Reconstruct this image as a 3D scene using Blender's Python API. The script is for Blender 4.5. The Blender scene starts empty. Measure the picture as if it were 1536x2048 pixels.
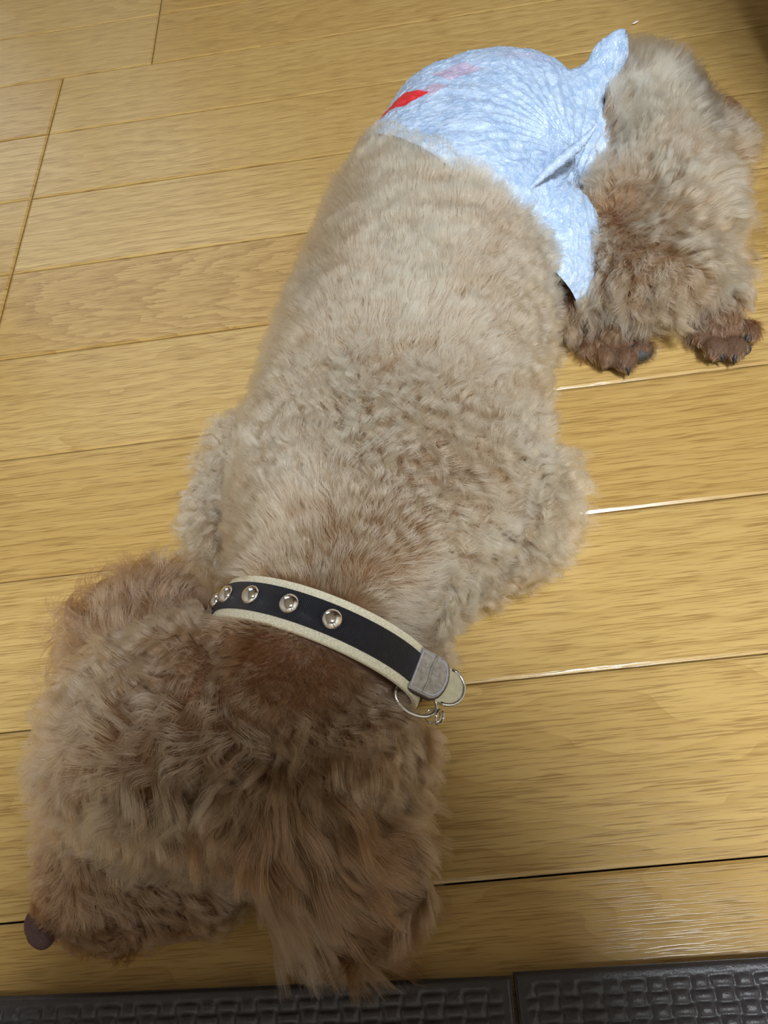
import bpy, bmesh, math
import numpy as np
from mathutils import Vector, Matrix, Quaternion
from mathutils.kdtree import KDTree

C = bpy.context.scene.collection
SC = bpy.context.scene
rng = np.random.default_rng(7)
DENS = 1.0            # overall hair count factor

# ------------------------------------------------------------------ camera
CAMH = 0.42391
CAMR = np.array([[0.9912856151, 0.1171662680, 0.0602070609],
                 [-0.0694091593, 0.8530233842, -0.5172363818],
                 [-0.1119606977, 0.5085500634, 0.8537222237]])
F = 1540.0
cam_d = bpy.data.cameras.new('camera')
cam = bpy.data.objects.new('camera', cam_d)
C.objects.link(cam)
cam_d.sensor_fit = 'VERTICAL'
cam_d.sensor_height = 24.0
cam_d.lens = F / 2048.0 * 24.0
cam_d.clip_start = 0.01
m4 = Matrix([[*CAMR[0], 0.0], [*CAMR[1], 0.0], [*CAMR[2], CAMH], [0, 0, 0, 1]])
cam.matrix_world = m4
SC.camera = cam

# ------------------------------------------------------------------ world, lamps, exposure
SC.view_settings.view_transform = 'Standard'
SC.view_settings.look = 'None'
SC.view_settings.gamma = 1.0
SC.view_settings.use_curve_mapping = False
SC.view_settings.exposure = -0.08
SC.cycles.max_bounces = 6
SC.cycles.diffuse_bounces = 3
SC.cycles.glossy_bounces = 3
SC.cycles.transmission_bounces = 5
SC.cycles.transparent_max_bounces = 4
SC.cycles.caustics_reflective = False
SC.cycles.caustics_refractive = False
world = bpy.data.worlds.new('world')
SC.world = world
world.use_nodes = True
world.node_tree.nodes['Background'].inputs[0].default_value = (0.75, 0.86, 1.0, 1)
world.node_tree.nodes['Background'].inputs[1].default_value = 0.35


def area_light(name, loc, target, sx, sy, power, color, shape='RECTANGLE'):
    d = bpy.data.lights.new(name, 'AREA')
    d.shape = shape
    d.size = sx
    d.size_y = sy
    d.energy = power
    d.color = color
    o = bpy.data.objects.new(name, d)
    o.location = loc
    o.rotation_euler = (Vector(target) - Vector(loc)).to_track_quat('-Z', 'Y').to_euler()
    C.objects.link(o)
    return o


LAMP = (0.45, -0.70, 2.30)
key = area_light('ceiling_lamp_light', LAMP, (LAMP[0], LAMP[1], 0.0), 0.46, 0.46, 88.0, (0.86, 0.94, 1.0), 'DISK')
area_light('far_window_daylight', (-0.85, 2.27, 1.0), (-0.6, 0.0, 0.6), 1.2, 1.8, 9.0, (0.86, 0.94, 1.0))


# ------------------------------------------------------------------ helpers
def at(px, py, z=0.0):
    """point seen at a pixel of the 1536x2048 frame, at height z above the floor"""
    r = CAMR @ np.array([(px - 768.0) / F, -(py - 1024.0) / F, -1.0])
    t = (z - CAMH) / r[2]
    return np.array([r[0] * t, r[1] * t, z])


def lin(r, g, b):
    f = lambda c: (c / 255 / 12.92) if c <= 10.3 else ((c / 255 + 0.055) / 1.055) ** 2.4
    return (f(r), f(g), f(b), 1.0)


def link(name, me, mat=None, parent=None):
    o = bpy.data.objects.new(name, me)
    C.objects.link(o)
    if mat is not None:
        me.materials.clear()
        me.materials.append(mat)
    if parent is not None:
        o.parent = parent
    return o


def tag(o, label, cat, group=None):
    o['label'] = label
    o['category'] = cat
    if group:
        o['group'] = group
    return o


def structure(name, me, mat, parent=None):
    o = link(name, me, mat, parent)
    o['kind'] = 'structure'
    return o


def bm_mesh(name, bm, smooth=False):
    me = bpy.data.meshes.new(name)
    bm.normal_update()
    bm.to_mesh(me)
    bm.free()
    if smooth:
        me.polygons.foreach_set('use_smooth', [True] * len(me.polygons))
    return me


def mesh_py(name, v, f, smooth=False):
    me = bpy.data.meshes.new(name)
    me.from_pydata([tuple(map(float, p)) for p in v], [], f)
    me.update()
    if smooth:
        me.polygons.foreach_set('use_smooth', [True] * len(me.polygons))
    return me


def box_bm(bm, x0, x1, y0, y1, z0, z1):
    g = bmesh.ops.create_cube(bm, size=1.0)
    for v in g['verts']:
        v.co = ((x0 + x1) / 2 + v.co.x * (x1 - x0), (y0 + y1) / 2 + v.co.y * (y1 - y0), (z0 + z1) / 2 + v.co.z * (z1 - z0))


def box_mesh(name, *a, bevel=0.0):
    bm = bmesh.new()
    box_bm(bm, *a)
    if bevel:
        bmesh.ops.bevel(bm, geom=bm.edges[:], offset=bevel, segments=2, affect='EDGES', profile=0.5)
    return bm_mesh(name, bm)


def tube(name, pts, r, closed=False, n=10, smooth=True):
    pts = [Vector(p) for p in pts]
    N = len(pts)
    v, f = [], []
    t0 = None
    up = None
    for i, p in enumerate(pts):
        a = pts[(i + 1) % N] if (closed or i < N - 1) else pts[i]
        b = pts[i - 1] if (closed or i > 0) else pts[i]
        t = (a - b).normalized()
        if up is None:
            up = t.orthogonal().normalized()
        else:
            up = (up - t * up.dot(t)).normalized()
        s = t.cross(up)
        rr = r[i] if hasattr(r, '__len__') else r
        for k in range(n):
            w = 2 * math.pi * k / n
            v.append(p + (up * math.cos(w) + s * math.sin(w)) * rr)
    M = N if closed else N - 1
    for i in range(M):
        j = (i + 1) % N
        for k in range(n):
            f.append((i * n + k, i * n + (k + 1) % n, j * n + (k + 1) % n, j * n + k))
    if not closed:
        f.append(tuple(range(n))[::-1])
        f.append(tuple(range((N - 1) * n, N * n)))
    return mesh_py(name, v, f, smooth)


# ---- smooth value noise on arrays of points
def _hash(ix, iy, iz, seed):
    h = (ix.astype(np.uint32) * np.uint32(374761393) + iy.astype(np.uint32) * np.uint32(668265263)
         + iz.astype(np.uint32) * np.uint32(2147483647 - 97) + np.uint32(seed * 7919 + 13))
    h = (h ^ (h >> np.uint32(13))) * np.uint32(1274126177)
    h = (h ^ (h >> np.uint32(16))) * np.uint32(2246822519)
    h = h ^ (h >> np.uint32(15))
    return (h & np.uint32(0xFFFFFF)).astype(np.float32) / np.float32(0xFFFFFF)


def vnoise(p, size, seed=0):
    q = np.asarray(p, dtype=np.float32) / np.float32(size) + np.float32(1000.0)
    i = np.floor(q).astype(np.int64)
    u = q - i
    u = u * u * (3 - 2 * u)
    out = 0
    for a in (0, 1):
        wx = u[:, 0] if a else 1 - u[:, 0]
        for b in (0, 1):
            wy = u[:, 1] if b else 1 - u[:, 1]
            for c in (0, 1):
                wz = u[:, 2] if c else 1 - u[:, 2]
                out = out + wx * wy * wz * _hash(i[:, 0] + a, i[:, 1] + b, i[:, 2] + c, seed)
    return out


def norm(v):
    return v / np.maximum(np.linalg.norm(v, axis=-1, keepdims=True), 1e-9)


# ------------------------------------------------------------------ materials
def mat_new(name):
    m = bpy.data.materials.new(name)
    m.use_nodes = True
    nt = m.node_tree
    return m, nt, nt.nodes['Principled BSDF']


def N(nt, kind, **kw):
    n = nt.nodes.new(kind)
    for k, v in kw.items():
        setattr(n, k, v)
    return n


def math_node(nt, op, a, b=None, c=None, clamp=False):
    n = N(nt, 'ShaderNodeMath', operation=op, use_clamp=clamp)
    for i, x in enumerate((a, b, c)):
        if x is None:
            continue
        if isinstance(x, (int, float)):
            n.inputs[i].default_value = x
        else:
            nt.links.new(x, n.inputs[i])
    return n.outputs[0]


def mix_rgb(nt, fac, a, b, blend='MIX'):
    n = N(nt, 'ShaderNodeMix', data_type='RGBA', blend_type=blend)
    for s, x in ((n.inputs['Factor'], fac), (n.inputs[6], a), (n.inputs[7], b)):
        if isinstance(x, (int, float)):
            s.default_value = x
        elif isinstance(x, tuple):
            s.default_value = x
        else:
            nt.links.new(x, s)
    return n.outputs[2]


def ramp(nt, val, stops):
    n = N(nt, 'ShaderNodeValToRGB')
    el = n.color_ramp.elements
    while len(el) > 1:
        el.remove(el[-1])
    el[0].position, el[0].color = stops[0]
    for p, c in stops[1:]:
        e = el.new(p)
        e.color = c
    nt.links.new(val, n.inputs[0])
    return n.outputs[0]


def noise_tex(nt, vec, scale, detail=3.0, rough=0.55, dist=0.0):
    n = N(nt, 'ShaderNodeTexNoise')
    n.inputs['Scale'].default_value = scale
    n.inputs['Detail'].default_value = detail
    n.inputs['Roughness'].default_value = rough
    n.inputs['Distortion'].default_value = dist
    if vec is not None:
        nt.links.new(vec, n.inputs['Vector'])
    return n.outputs[0]


def plain(name, col, rough=0.6, metal=0.0, spec=0.5, noise=0.06, nscale=60.0, bump=0.0):
    m, nt, b = mat_new(name)
    tc = N(nt, 'ShaderNodeTexCoord')
    f = noise_tex(nt, tc.outputs['Object'], nscale, 4)
    dark = tuple(c * (1 - noise * 2) for c in col[:3]) + (1,)
    lite = tuple(min(1, c * (1 + noise * 2)) for c in col[:3]) + (1,)
    nt.links.new(ramp(nt, f, [(0.3, dark), (0.7, lite)]), b.inputs['Base Color'])
    b.inputs['Roughness'].default_value = rough
    b.inputs['Metallic'].default_value = metal
    b.inputs['Specular IOR Level'].default_value = spec
    if bump:
        bp = N(nt, 'ShaderNodeBump')
        bp.inputs['Strength'].default_value = bump
        bp.inputs['Distance'].default_value = 0.001
        nt.links.new(f, bp.inputs['Height'])
        nt.links.new(bp.outputs[0], b.inputs['Normal'])
    return m


def make_wood():
    m, nt, b = mat_new('oak_plank')
    geo = N(nt, 'ShaderNodeNewGeometry')
    oi = N(nt, 'ShaderNodeObjectInfo')
    sep = N(nt, 'ShaderNodeSeparateXYZ')
    nt.links.new(geo.outputs['Position'], sep.inputs[0])
    X, Y = sep.outputs[0], sep.outputs[1]
    rnd = oi.outputs['Random']
    off = math_node(nt, 'MULTIPLY', rnd, 37.0)

    def vec(sx, sy):
        c = N(nt, 'ShaderNodeCombineXYZ')
        nt.links.new(math_node(nt, 'MULTIPLY', X, sx), c.inputs[0])
        nt.links.new(math_node(nt, 'MULTIPLY', Y, sy), c.inputs[1])
        nt.links.new(off, c.inputs[2])
        return c.outputs[0]
    broad = noise_tex(nt, vec(1.6, 7.0), 1.0, 2)                   # slow drift of tone along a plank
    warp = noise_tex(nt, vec(4.0, 13.0), 1.0, 3, 0.6)              # bends the growth rings
    cathedral = math_node(nt, 'MULTIPLY_ADD', math_node(nt, 'FRACT', math_node(nt, 'MULTIPLY', rnd, 7.31)), 9.0, 2.0)
    straight = math_node(nt, 'ADD', math_node(nt, 'MULTIPLY', Y, 85.0), math_node(nt, 'MULTIPLY', warp, cathedral))
    # flat-sawn planks show arches: rings as a function of the distance from the plank's middle
    yc = N(nt, 'ShaderNodeAttribute', attribute_type='OBJECT', attribute_name='middle').outputs['Fac']
    fs = N(nt, 'ShaderNodeAttribute', attribute_type='OBJECT', attribute_name='flat_sawn').outputs['Fac']
    dy = math_node(nt, 'SUBTRACT', Y, yc)
    warp2 = noise_tex(nt, vec(13.0, 42.0), 1.0, 4, 0.62)
    arch = math_node(nt, 'ADD', math_node(nt, 'MULTIPLY', math_node(nt, 'MULTIPLY', dy, dy), -700.0),
                     math_node(nt, 'ADD', math_node(nt, 'MULTIPLY', X, 20.0), math_node(nt, 'MULTIPLY', warp2, 4.2)))
    mixr = N(nt, 'ShaderNodeMix', data_type='FLOAT')
    nt.links.new(fs, mixr.inputs[0])
    nt.links.new(straight, mixr.inputs[2])
    nt.links.new(arch, mixr.inputs[3])
    ring = mixr.outputs[0]
    rg = math_node(nt, 'FRACT', ring)
    ringv = math_node(nt, 'POWER', rg, 2.2)
    streak = noise_tex(nt, vec(9.0, 420.0), 1.0, 4, 0.65)          # long fine grain
    pore = noise_tex(nt, vec(38.0, 1300.0), 1.0, 2, 0.5)
    porem = ramp(nt, pore, [(0.52, (0, 0, 0, 1)), (0.63, (1, 1, 1, 1))])
    base = ramp(nt, broad, [(0.3, lin(196, 162, 98)), (0.7, lin(214, 182, 120))])
    tint = mix_rgb(nt, math_node(nt, 'MULTIPLY', math_node(nt, 'FRACT', math_node(nt, 'MULTIPLY', rnd, 3.7)), 0.55), base, lin(186, 148, 84))
    c1 = mix_rgb(nt, math_node(nt, 'MULTIPLY', ringv, math_node(nt, 'MULTIPLY_ADD', fs, 0.35, 0.36)), tint, lin(150, 112, 58))
    c2 = mix_rgb(nt, math_node(nt, 'MULTIPLY', streak, 0.55), c1, lin(164, 126, 66))
    c3 = mix_rgb(nt, math_node(nt, 'MULTIPLY', porem, 0.5), c2, lin(116, 80, 36))
    nt.links.new(c3, b.inputs['Base Color'])
    rr = math_node(nt, 'MULTIPLY_ADD', streak, 0.12, 0.16)
    nt.links.new(rr, b.inputs['Roughness'])
    bp = N(nt, 'ShaderNodeBump')
    bp.inputs['Strength'].default_value = 0.12
    bp.inputs['Distance'].default_value = 0.0004
    nt.links.new(math_node(nt, 'SUBTRACT', streak, porem), bp.inputs['Height'])
    nt.links.new(bp.outputs[0], b.inputs['Normal'])
    return m


M_wood = make_wood()
M_gap = plain('dark_subfloor', lin(58, 38, 16), 0.8)
M_wall = plain('white_wallpaper', lin(196, 193, 186), 0.8, noise=0.02)
M_brown = plain('brown_door_wood', lin(120, 82, 46), 0.5)
M_darkdoor = plain('dark_brown_door_wood', lin(74, 50, 30), 0.45)
M_foam = plain('dark_grey_foam', lin(60, 56, 58), 0.34, spec=0.45, nscale=900, bump=0.25)
M_webbing, nt, b = mat_new('navy_grosgrain')
uvn = N(nt, 'ShaderNodeUVMap')
sx = N(nt, 'ShaderNodeSeparateXYZ')
nt.links.new(uvn.outputs[0], sx.inputs[0])
rib = math_node(nt, 'SINE', math_node(nt, 'MULTIPLY', sx.outputs[0], 2 * math.pi * 400))
nt.links.new(ramp(nt, math_node(nt, 'MULTIPLY_ADD', rib, 0.5, 0.5), [(0.1, lin(10, 11, 18)), (0.9, lin(26, 28, 42))]), b.inputs['Base Color'])
bp = N(nt, 'ShaderNodeBump')
bp.inputs['Strength'].default_value = 0.8
bp.inputs['Distance'].default_value = 0.0004
nt.links.new(rib, bp.inputs['Height'])
nt.links.new(bp.outputs[0], b.inputs['Normal'])
b.inputs['Roughness'].default_value = 0.45
M_canvas = plain('cream_canvas', lin(214, 204, 178), 0.85, noise=0.12, nscale=1400, bump=0.8)
M_steel = plain('polished_steel', lin(205, 203, 200), 0.14, metal=1.0, noise=0.02)
M_stud = plain('polished_stud_metal', lin(236, 232, 228), 0.1, metal=1.0, noise=0.02)
M_brushed = plain('worn_buckle_metal', lin(186, 178, 150), 0.38, metal=0.9, noise=0.06, nscale=300)
M_leather = plain('taupe_leather', lin(142, 132, 120), 0.55, noise=0.15, nscale=500, bump=0.6)
M_leatheredge = plain('dark_leather_edge', lin(52, 30, 24), 0.6)
M_thread = plain('pale_stitching', lin(176, 178, 196), 0.7)
M_skin = plain('dog_skin', lin(92, 66, 48), 0.8, noise=0.1)
M_nose = plain('brown_nose_leather', lin(78, 52, 52), 0.6, noise=0.15, nscale=900, bump=0.5)
M_claw = plain('dark_claw', lin(38, 30, 30), 0.5)
M_pad = plain('dark_toe_pad', lin(46, 42, 44), 0.55, nscale=900, bump=0.4)
M_eye = plain('dark_eye', lin(30, 18, 12), 0.08)
M_lint = plain('white_lint', lin(240, 236, 228), 0.8)
M_lampshade, nt, b = mat_new('lamp_diffuser')
b.inputs['Base Color'].default_value = (0.9, 0.9, 0.9, 1)
b.inputs['Emission Color'].default_value = (1, 0.97, 0.92, 1)
b.inputs['Emission Strength'].default_value = 1.0


def make_fur_mat(name, c_root, c_tip, c_root2, c_tip2):
    """tone 0..1 (per hair) goes from the first pair of colours to the second"""
    m = bpy.data.materials.new(name)
    m.use_nodes = True
    nt = m.node_tree
    nt.nodes.clear()
    out = N(nt, 'ShaderNodeOutputMaterial')
    hb = N(nt, 'ShaderNodeBsdfHairPrincipled')
    hb.parametrization = 'COLOR'
    ci = N(nt, 'ShaderNodeHairInfo')
    at_ = N(nt, 'ShaderNodeAttribute', attribute_name='tone')
    va = N(nt, 'ShaderNodeAttribute', attribute_name='vary')
    t = at_.outputs['Fac']
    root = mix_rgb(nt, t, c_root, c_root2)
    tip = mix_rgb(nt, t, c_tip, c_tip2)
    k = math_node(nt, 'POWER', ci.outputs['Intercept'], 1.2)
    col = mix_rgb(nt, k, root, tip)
    col = mix_rgb(nt, 1.0, col, ramp(nt, va.outputs['Fac'], [(0.0, (0.55, 0.51, 0.46, 1)), (0.5, (0.93, 0.92, 0.90, 1)), (1.0, (1.0, 1.0, 1.0, 1))]), 'MULTIPLY')
    nt.links.new(col, hb.inputs['Color'])
    hb.inputs['Roughness'].default_value = 0.28
    hb.inputs['Radial Roughness'].default_value = 0.6
    hb.inputs['Random Roughness'].default_value = 0.2
    nt.links.new(hb.outputs[0], out.inputs[0])
    return m


M_fur = make_fur_mat('apricot_wool', lin(188, 122, 80), lin(246, 203, 167), lin(80, 51, 29), lin(123, 84, 54))  # second pair: brown wool, deepened with the shade over head and ears


# ------------------------------------------------------------------ the room
RX0, RX1, RY0, RY1, RZ = -1.8, 1.7, -1.8, 2.3, 2.4
PW = 0.10
GAP = 0.0005
Y0 = 0.93792          # a joint line between two rows of planks


def plank_mesh(x0, x1, y0, y1):
    c, d, t = 0.0019, 0.00088, 0.009
    g = GAP
    x0 += g; x1 -= g; y0 += g; y1 -= g
    v = [(x0 + c, y0 + c, 0), (x1 - c, y0 + c, 0), (x1 - c, y1 - c, 0), (x0 + c, y1 - c, 0),
         (x0, y0, -d), (x1, y0, -d), (x1, y1, -d), (x0, y1, -d),
         (x0, y0, -t), (x1, y0, -t), (x1, y1, -t), (x0, y1, -t)]
    f = [(0, 1, 2, 3)]
    for i in range(4):
        j = (i + 1) % 4
        f.append((4 + i, 4 + j, j, i))
        f.append((8 + i, 8 + j, 4 + j, 4 + i))
    f.append((11, 10, 9, 8))
    return mesh_py('plank', v, f)


floor = structure('floor', box_mesh('floor', RX0, RX1, RY0, RY1, -0.03, -0.0088), M_gap)
J1, J2 = -0.332, -0.236
k0 = int(math.floor((RY0 - Y0) / PW))
k1 = int(math.ceil((RY1 - Y0) / PW))
for k in range(k0, k1 + 1):
    y0, y1 = Y0 + k * PW, Y0 + (k + 1) * PW
    y0, y1 = max(y0, RY0), min(y1, RY1)
    if y1 - y0 < 0.01:
        continue
    # rows below the line at Y0-0.1 share one end joint, the rows beyond are shifted
    if -8 <= k <= -2:
        cuts = [J1]
    elif k in (-1, 0):
        cuts = [J2]
    else:
        cuts = [-0.9 + 0.303 * ((k * 5) % 7)]
    xs = sorted([c + q * 1.82 for c in cuts for q in (-2, -1, 0, 1, 2)])
    xs = [RX0] + [x for x in xs if RX0 + 0.05 < x < RX1 - 0.05] + [RX1]
    for a, b_ in zip(xs[:-1], xs[1:]):
        pk = structure('plank', plank_mesh(a, b_, y0, y1), M_wood, floor)
        pk['middle'] = (y0 + y1) / 2 + 0.008
        pk['flat_sawn'] = 1.0 if k in (-5, 1, -12, 6) else 0.0

structure('wall_left', box_mesh('wall_left', RX0 - 0.08, RX0, RY0, RY1, -0.03, RZ), M_wall)
structure('wall_right', box_mesh('wall_right', RX1, RX1 + 0.08, RY0, RY1, -0.03, RZ), M_wall)
structure('wall_far', box_mesh('wall_far', RX0 - 0.08, RX1 + 0.08, RY1, RY1 + 0.08, -0.03, RZ), M_wall)
structure('ceiling', box_mesh('ceiling', RX0 - 0.08, RX1 + 0.08, RY0 - 0.08, RY1 + 0.08, RZ, RZ + 0.06), M_wall)
structure('wall_near', box_mesh('wall_near', RX0 - 0.08, RX1 + 0.08, RY0 - 0.08, RY0, -0.03, RZ), M_wall)


def wall_x(px, py):
    """where the ray mirrored by the floor at this pixel meets the far wall"""
    p = at(px, py, 0)
    return p[0] * RY1 / p[1]


# sliding doors in the far wall (mirrored in the varnish of the floor)
def door(name, x0, x1, mat_panel, mat_frame):
    o = structure(name, box_mesh(name, x0 + 0.04, x1 - 0.04, RY1 - 0.03, RY1 - 0.002, 0.02, 1.98), mat_panel)
    bm = bmesh.new()
    box_bm(bm, x0, x0 + 0.04, RY1 - 0.045, RY1 - 0.001, 0.0, 2.02)
    box_bm(bm, x1 - 0.04, x1, RY1 - 0.045, RY1 - 0.001, 0.0, 2.02)
    box_bm(bm, x0 + 0.04, x1 - 0.04, RY1 - 0.045, RY1 - 0.001, 1.98, 2.02)
    f = link('door_frame', bm_mesh('door_frame', bm), mat_frame, o)
    return o


xa = wall_x(60, 60)
xb = wall_x(120, 50)
xc = wall_x(375, 60)
xd = wall_x(500, 20)
structure('trim_1', box_mesh('trim_1', xa, xb, RY1 - 0.05, RY1 - 0.001, 0, 2.35), M_brown)
# glazed sliding window left of the post and beyond it: white curtain on its rail
bm = bmesh.new()
for a in ((-1.5, xc, 1.92, 1.98), (-1.5, xc, 0.02, 0.08), (-1.5, -1.45, 0.08, 1.92), (xc - 0.04, xc, 0.08, 1.92)):
    box_bm(bm, a[0], a[1], RY1 - 0.05, RY1 - 0.001, a[2], a[3])
structure('window_2', bm_mesh('window_2', bm), M_brown)
structure('trim_2', box_mesh('trim_2', xd, xd + 0.035, RY1 - 0.02, RY1 - 0.001, 0, 2.35), M_wall)
structure('wall_panel', box_mesh('wall_panel', xc, xd, RY1 - 0.012, RY1 - 0.001, 0, 2.35), M_brown)
door('door_1', xd + 0.04, xd + 0.83, M_brown, M_darkdoor)
door('door_2', xd + 0.84, RX1 - 0.02, M_darkdoor, M_darkdoor)

bm = bmesh.new()
bmesh.ops.create_cone(bm, cap_ends=True, segments=40, radius1=0.25, radius2=0.29, depth=0.07)
me = bm_mesh('ceiling_lamp', bm)
lamp = link('ceiling_lamp', me, M_lampshade)
lamp.location = (LAMP[0], LAMP[1], 2.365)
tag(lamp, 'round flat white ceiling lamp above the far part of the floor', 'lamp')

# ------------------------------------------------------------------ foam mats
MAT_T = 0.011


def foam_mat(name, pa, pb, seed, label):
    """pa, pb: ends of the long edge that faces the dog"""
    a = Vector(at(*pa, MAT_T)); b_ = Vector(at(*pb, MAT_T))
    u = (b_ - a); L = 0.30
    u.normalize()
    w = Vector((u.y, -u.x, 0))        # away from the dog
    n = 400
    s = np.linspace(0, L, n)
    U, Wv = np.meshgrid(s, s, indexing='ij')
    PU, PW_ = 0.0096, 0.0052                         # pitch of the basket weave
    iu, iw = np.floor(U / PU), np.floor(Wv / PW_)
    fu, fw = U / PU - iu, Wv / PW_ - iw
    # over-under straps: each cell shows either the strap along u or along w on top
    over = ((iu + iw) % 2) == 0
    prof = lambda t: np.clip(1 - (np.abs(t - 0.5) / 0.40) ** 4, 0, 1)
    hgt = np.where(over, prof(fw) * (0.55 + 0.45 * np.sin(np.pi * fu)), prof(fu) * (0.55 + 0.45 * np.sin(np.pi * fw)))
    edge = np.minimum(np.minimum(U, L - U), np.minimum(Wv, L - Wv))
    Z = -0.0018 + 0.0018 * hgt
    border = np.clip((0.006 - edge) / 0.002, 0, 1)
    Z = Z * (1 - border) + border * (-0.0006)
    Z -= 0.0025 * np.clip(1 - edge / 0.002, 0, 1) ** 2
    pts = np.stack([U, -Wv, Z + MAT_T], -1).reshape(-1, 3)
    idx = np.arange(n * n).reshape(n, n)
    faces = np.stack([idx[:-1, :-1], idx[:-1, 1:], idx[1:, 1:], idx[1:, :-1]], -1).reshape(-1, 4)[:, ::-1]
    rim = [*idx[:, 0], *idx[-1, 1:], *idx[-2::-1, -1], *idx[0, -2:0:-1]]
    base = len(pts)
    low = pts[rim].copy(); low[:, 2] = 0.0003
    pts = np.vstack([pts, low])
    fl = faces.tolist()
    R_ = len(rim)
    for i in range(R_):
        j = (i + 1) % R_
        fl.append((int(rim[i]), int(rim[j]), base + j, base + i))
    fl.append(tuple(range(base, base + R_))[::-1])
    me = mesh_py(name, pts, fl, True)
    o = link(name, me, M_foam)
    o.location = (a.x, a.y, 0)
    o.rotation_euler = (0, 0, math.atan2(u.y, u.x))
    tag(o, label, 'mat', 'woven look foam floor mats')
    return o


cL = at(1022, 1951, MAT_T)
uL = norm(at(1022, 1951, MAT_T) - at(0, 1993, MAT_T))
m1 = foam_mat('foam_mat', (0, 1993), (1022, 1951), 1, 'dull dark grey basket-weave foam mat in front of the dog\'s chin and ear')
m1.location = tuple((cL - 0.30 * uL)[:2]) + (0,)
foam_mat('foam_mat', (1027, 1944), (1536, 1914), 2, 'dark grey basket-weave foam mat with bluish glints on its raised weave')

# ------------------------------------------------------------------ unseen blockers, added to cast shade into the view
CX0, CX1, CY0, CY1, CH = 0.345, 0.80, 0.40, 0.62, 0.90
side_blocker = link('cabinet_blocker', box_mesh('cabinet_blocker', CX0, CX1, CY0, CY1, 0.0, CH, bevel=0.003), M_darkdoor)  # added, unseen: throws shade over the far right corner of the floor
tag(side_blocker, 'unseen dark box with doors, added to shade the floor beyond the hind paws', 'cabinet_blocker')
for i in range(2):
    x0 = CX0 + 0.01 + i * (CX1 - CX0 - 0.01) / 2
    d = link('door', box_mesh('door', x0, x0 + (CX1 - CX0) / 2 - 0.015, CY1 - 0.001, CY1 + 0.016, 0.05, CH - 0.03, bevel=0.002), M_darkdoor, side_blocker)
    hx = x0 + ((CX1 - CX0) / 2 - 0.04 if i == 0 else 0.025)
    link('handle', tube('handle', [(hx, CY1 + 0.014, 0.42), (hx, CY1 + 0.034, 0.43), (hx, CY1 + 0.034, 0.53), (hx, CY1 + 0.014, 0.54)], 0.004), M_brown, d)

SX, SY, SH, SR = 0.050, -0.196, 0.62, 0.148
bm = bmesh.new()
bmesh.ops.create_cone(bm, cap_ends=True, segments=48, radius1=SR, radius2=SR * 0.96, depth=0.05, matrix=Matrix.Translation((SX, SY, SH - 0.025)))
shade_blocker = link('stool_blocker', bm_mesh('stool_blocker', bm), M_darkdoor)  # added, unseen: stands in for the person at the camera, shades the head
tag(shade_blocker, 'unseen round blocker on a pole, added to shade the head of the dog', 'shade_blocker')
link('pole', tube('pole', [(SX, SY, 0.02), (SX, SY, SH - 0.05)], 0.02), M_brown, shade_blocker)
bm = bmesh.new()
bmesh.ops.create_cone(bm, cap_ends=True, segments=48, radius1=0.09, radius2=0.08, depth=0.014, matrix=Matrix.Translation((SX, SY, 0.0185)))
link('base', bm_mesh('base', bm), M_brown, shade_blocker)

# ------------------------------------------------------------------ the dog: skin
def union_mesh(name, blobs, voxel, smooth=6, factor=0.5):
    """one continuous surface around a list of ellipsoids (x, y, z, rx, ry, rz, yaw)"""
    bm = bmesh.new()
    for (x, y, z, rx, ry, rz, yaw) in blobs:
        M = Matrix.Translation((x, y, z)) @ Matrix.Rotation(yaw, 4, 'Z') @ Matrix.Diagonal((rx, ry, rz, 1))
        bmesh.ops.create_icosphere(bm, subdivisions=3, radius=1.0, matrix=M)
    me = bpy.data.meshes.new(name + '_raw')
    bm.to_mesh(me)
    bm.free()
    o = bpy.data.objects.new(name + '_raw', me)
    C.objects.link(o)
    r = o.modifiers.new('r', 'REMESH')
    r.mode = 'VOXEL'
    r.voxel_size = voxel
    s = o.modifiers.new('s', 'SMOOTH')
    s.iterations = smooth
    s.factor = factor
    dg = bpy.context.evaluated_depsgraph_get()
    res = bpy.data.meshes.new_from_object(o.evaluated_get(dg))
    res.name = name
    bpy.data.objects.remove(o)
    bpy.data.meshes.remove(me)
    res.polygons.foreach_set('use_smooth', [True] * len(res.polygons))
    return res


def chain(*nodes, step=0.4):
    """nodes: (px, py, z, rx, ry, rz[, yaw]); fills ellipsoids between neighbours"""
    out = []
    P = [(*at(n[0], n[1], n[2]), n[3], n[4], n[5], n[6] if len(n) > 6 else 0.0) for n in nodes]
    for a, b_ in zip(P[:-1], P[1:]):
        a, b_ = np.array(a), np.array(b_)
        d = np.linalg.norm(a[:3] - b_[:3])
        k = max(1, int(math.ceil(d / (step * min(a[3:6].min(), b_[3:6].min())))))
        for i in range(k):
            out.append(tuple(a + (b_ - a) * i / k))
    out.append(P[-1])
    return out


def blob(*n):
    return chain(n)


AX = math.radians(-12)
blobs = []
# trunk, from rump to shoulders
RUMP = chain((972, 275, .055, .074, .054, .050), (882, 430, .058, .077, .056, .051))
blobs += RUMP
blobs += chain((882, 430, .058, .077, .056, .051), (815, 670, .060, .080, .055, .052), (785, 860, .060, .080, .055, .052), (760, 990, .061, .076, .050, .053),
               (690, 1130, .068, .052, .040, .046), (635, 1255, .070, .044, .037, .042), (600, 1325, .069, .045, .038, .043), (560, 1390, .066, .044, .04, .040))
# shoulders and folded forelegs
blobs += chain((985, 1000, .038, .036, .040, .032), (880, 1090, .03, .034, .03, .026), (760, 1200, .02, .022, .02, .016))
blobs += chain((545, 950, .036, .030, .035, .028), (500, 1040, .026, .026, .03, .02))
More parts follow.
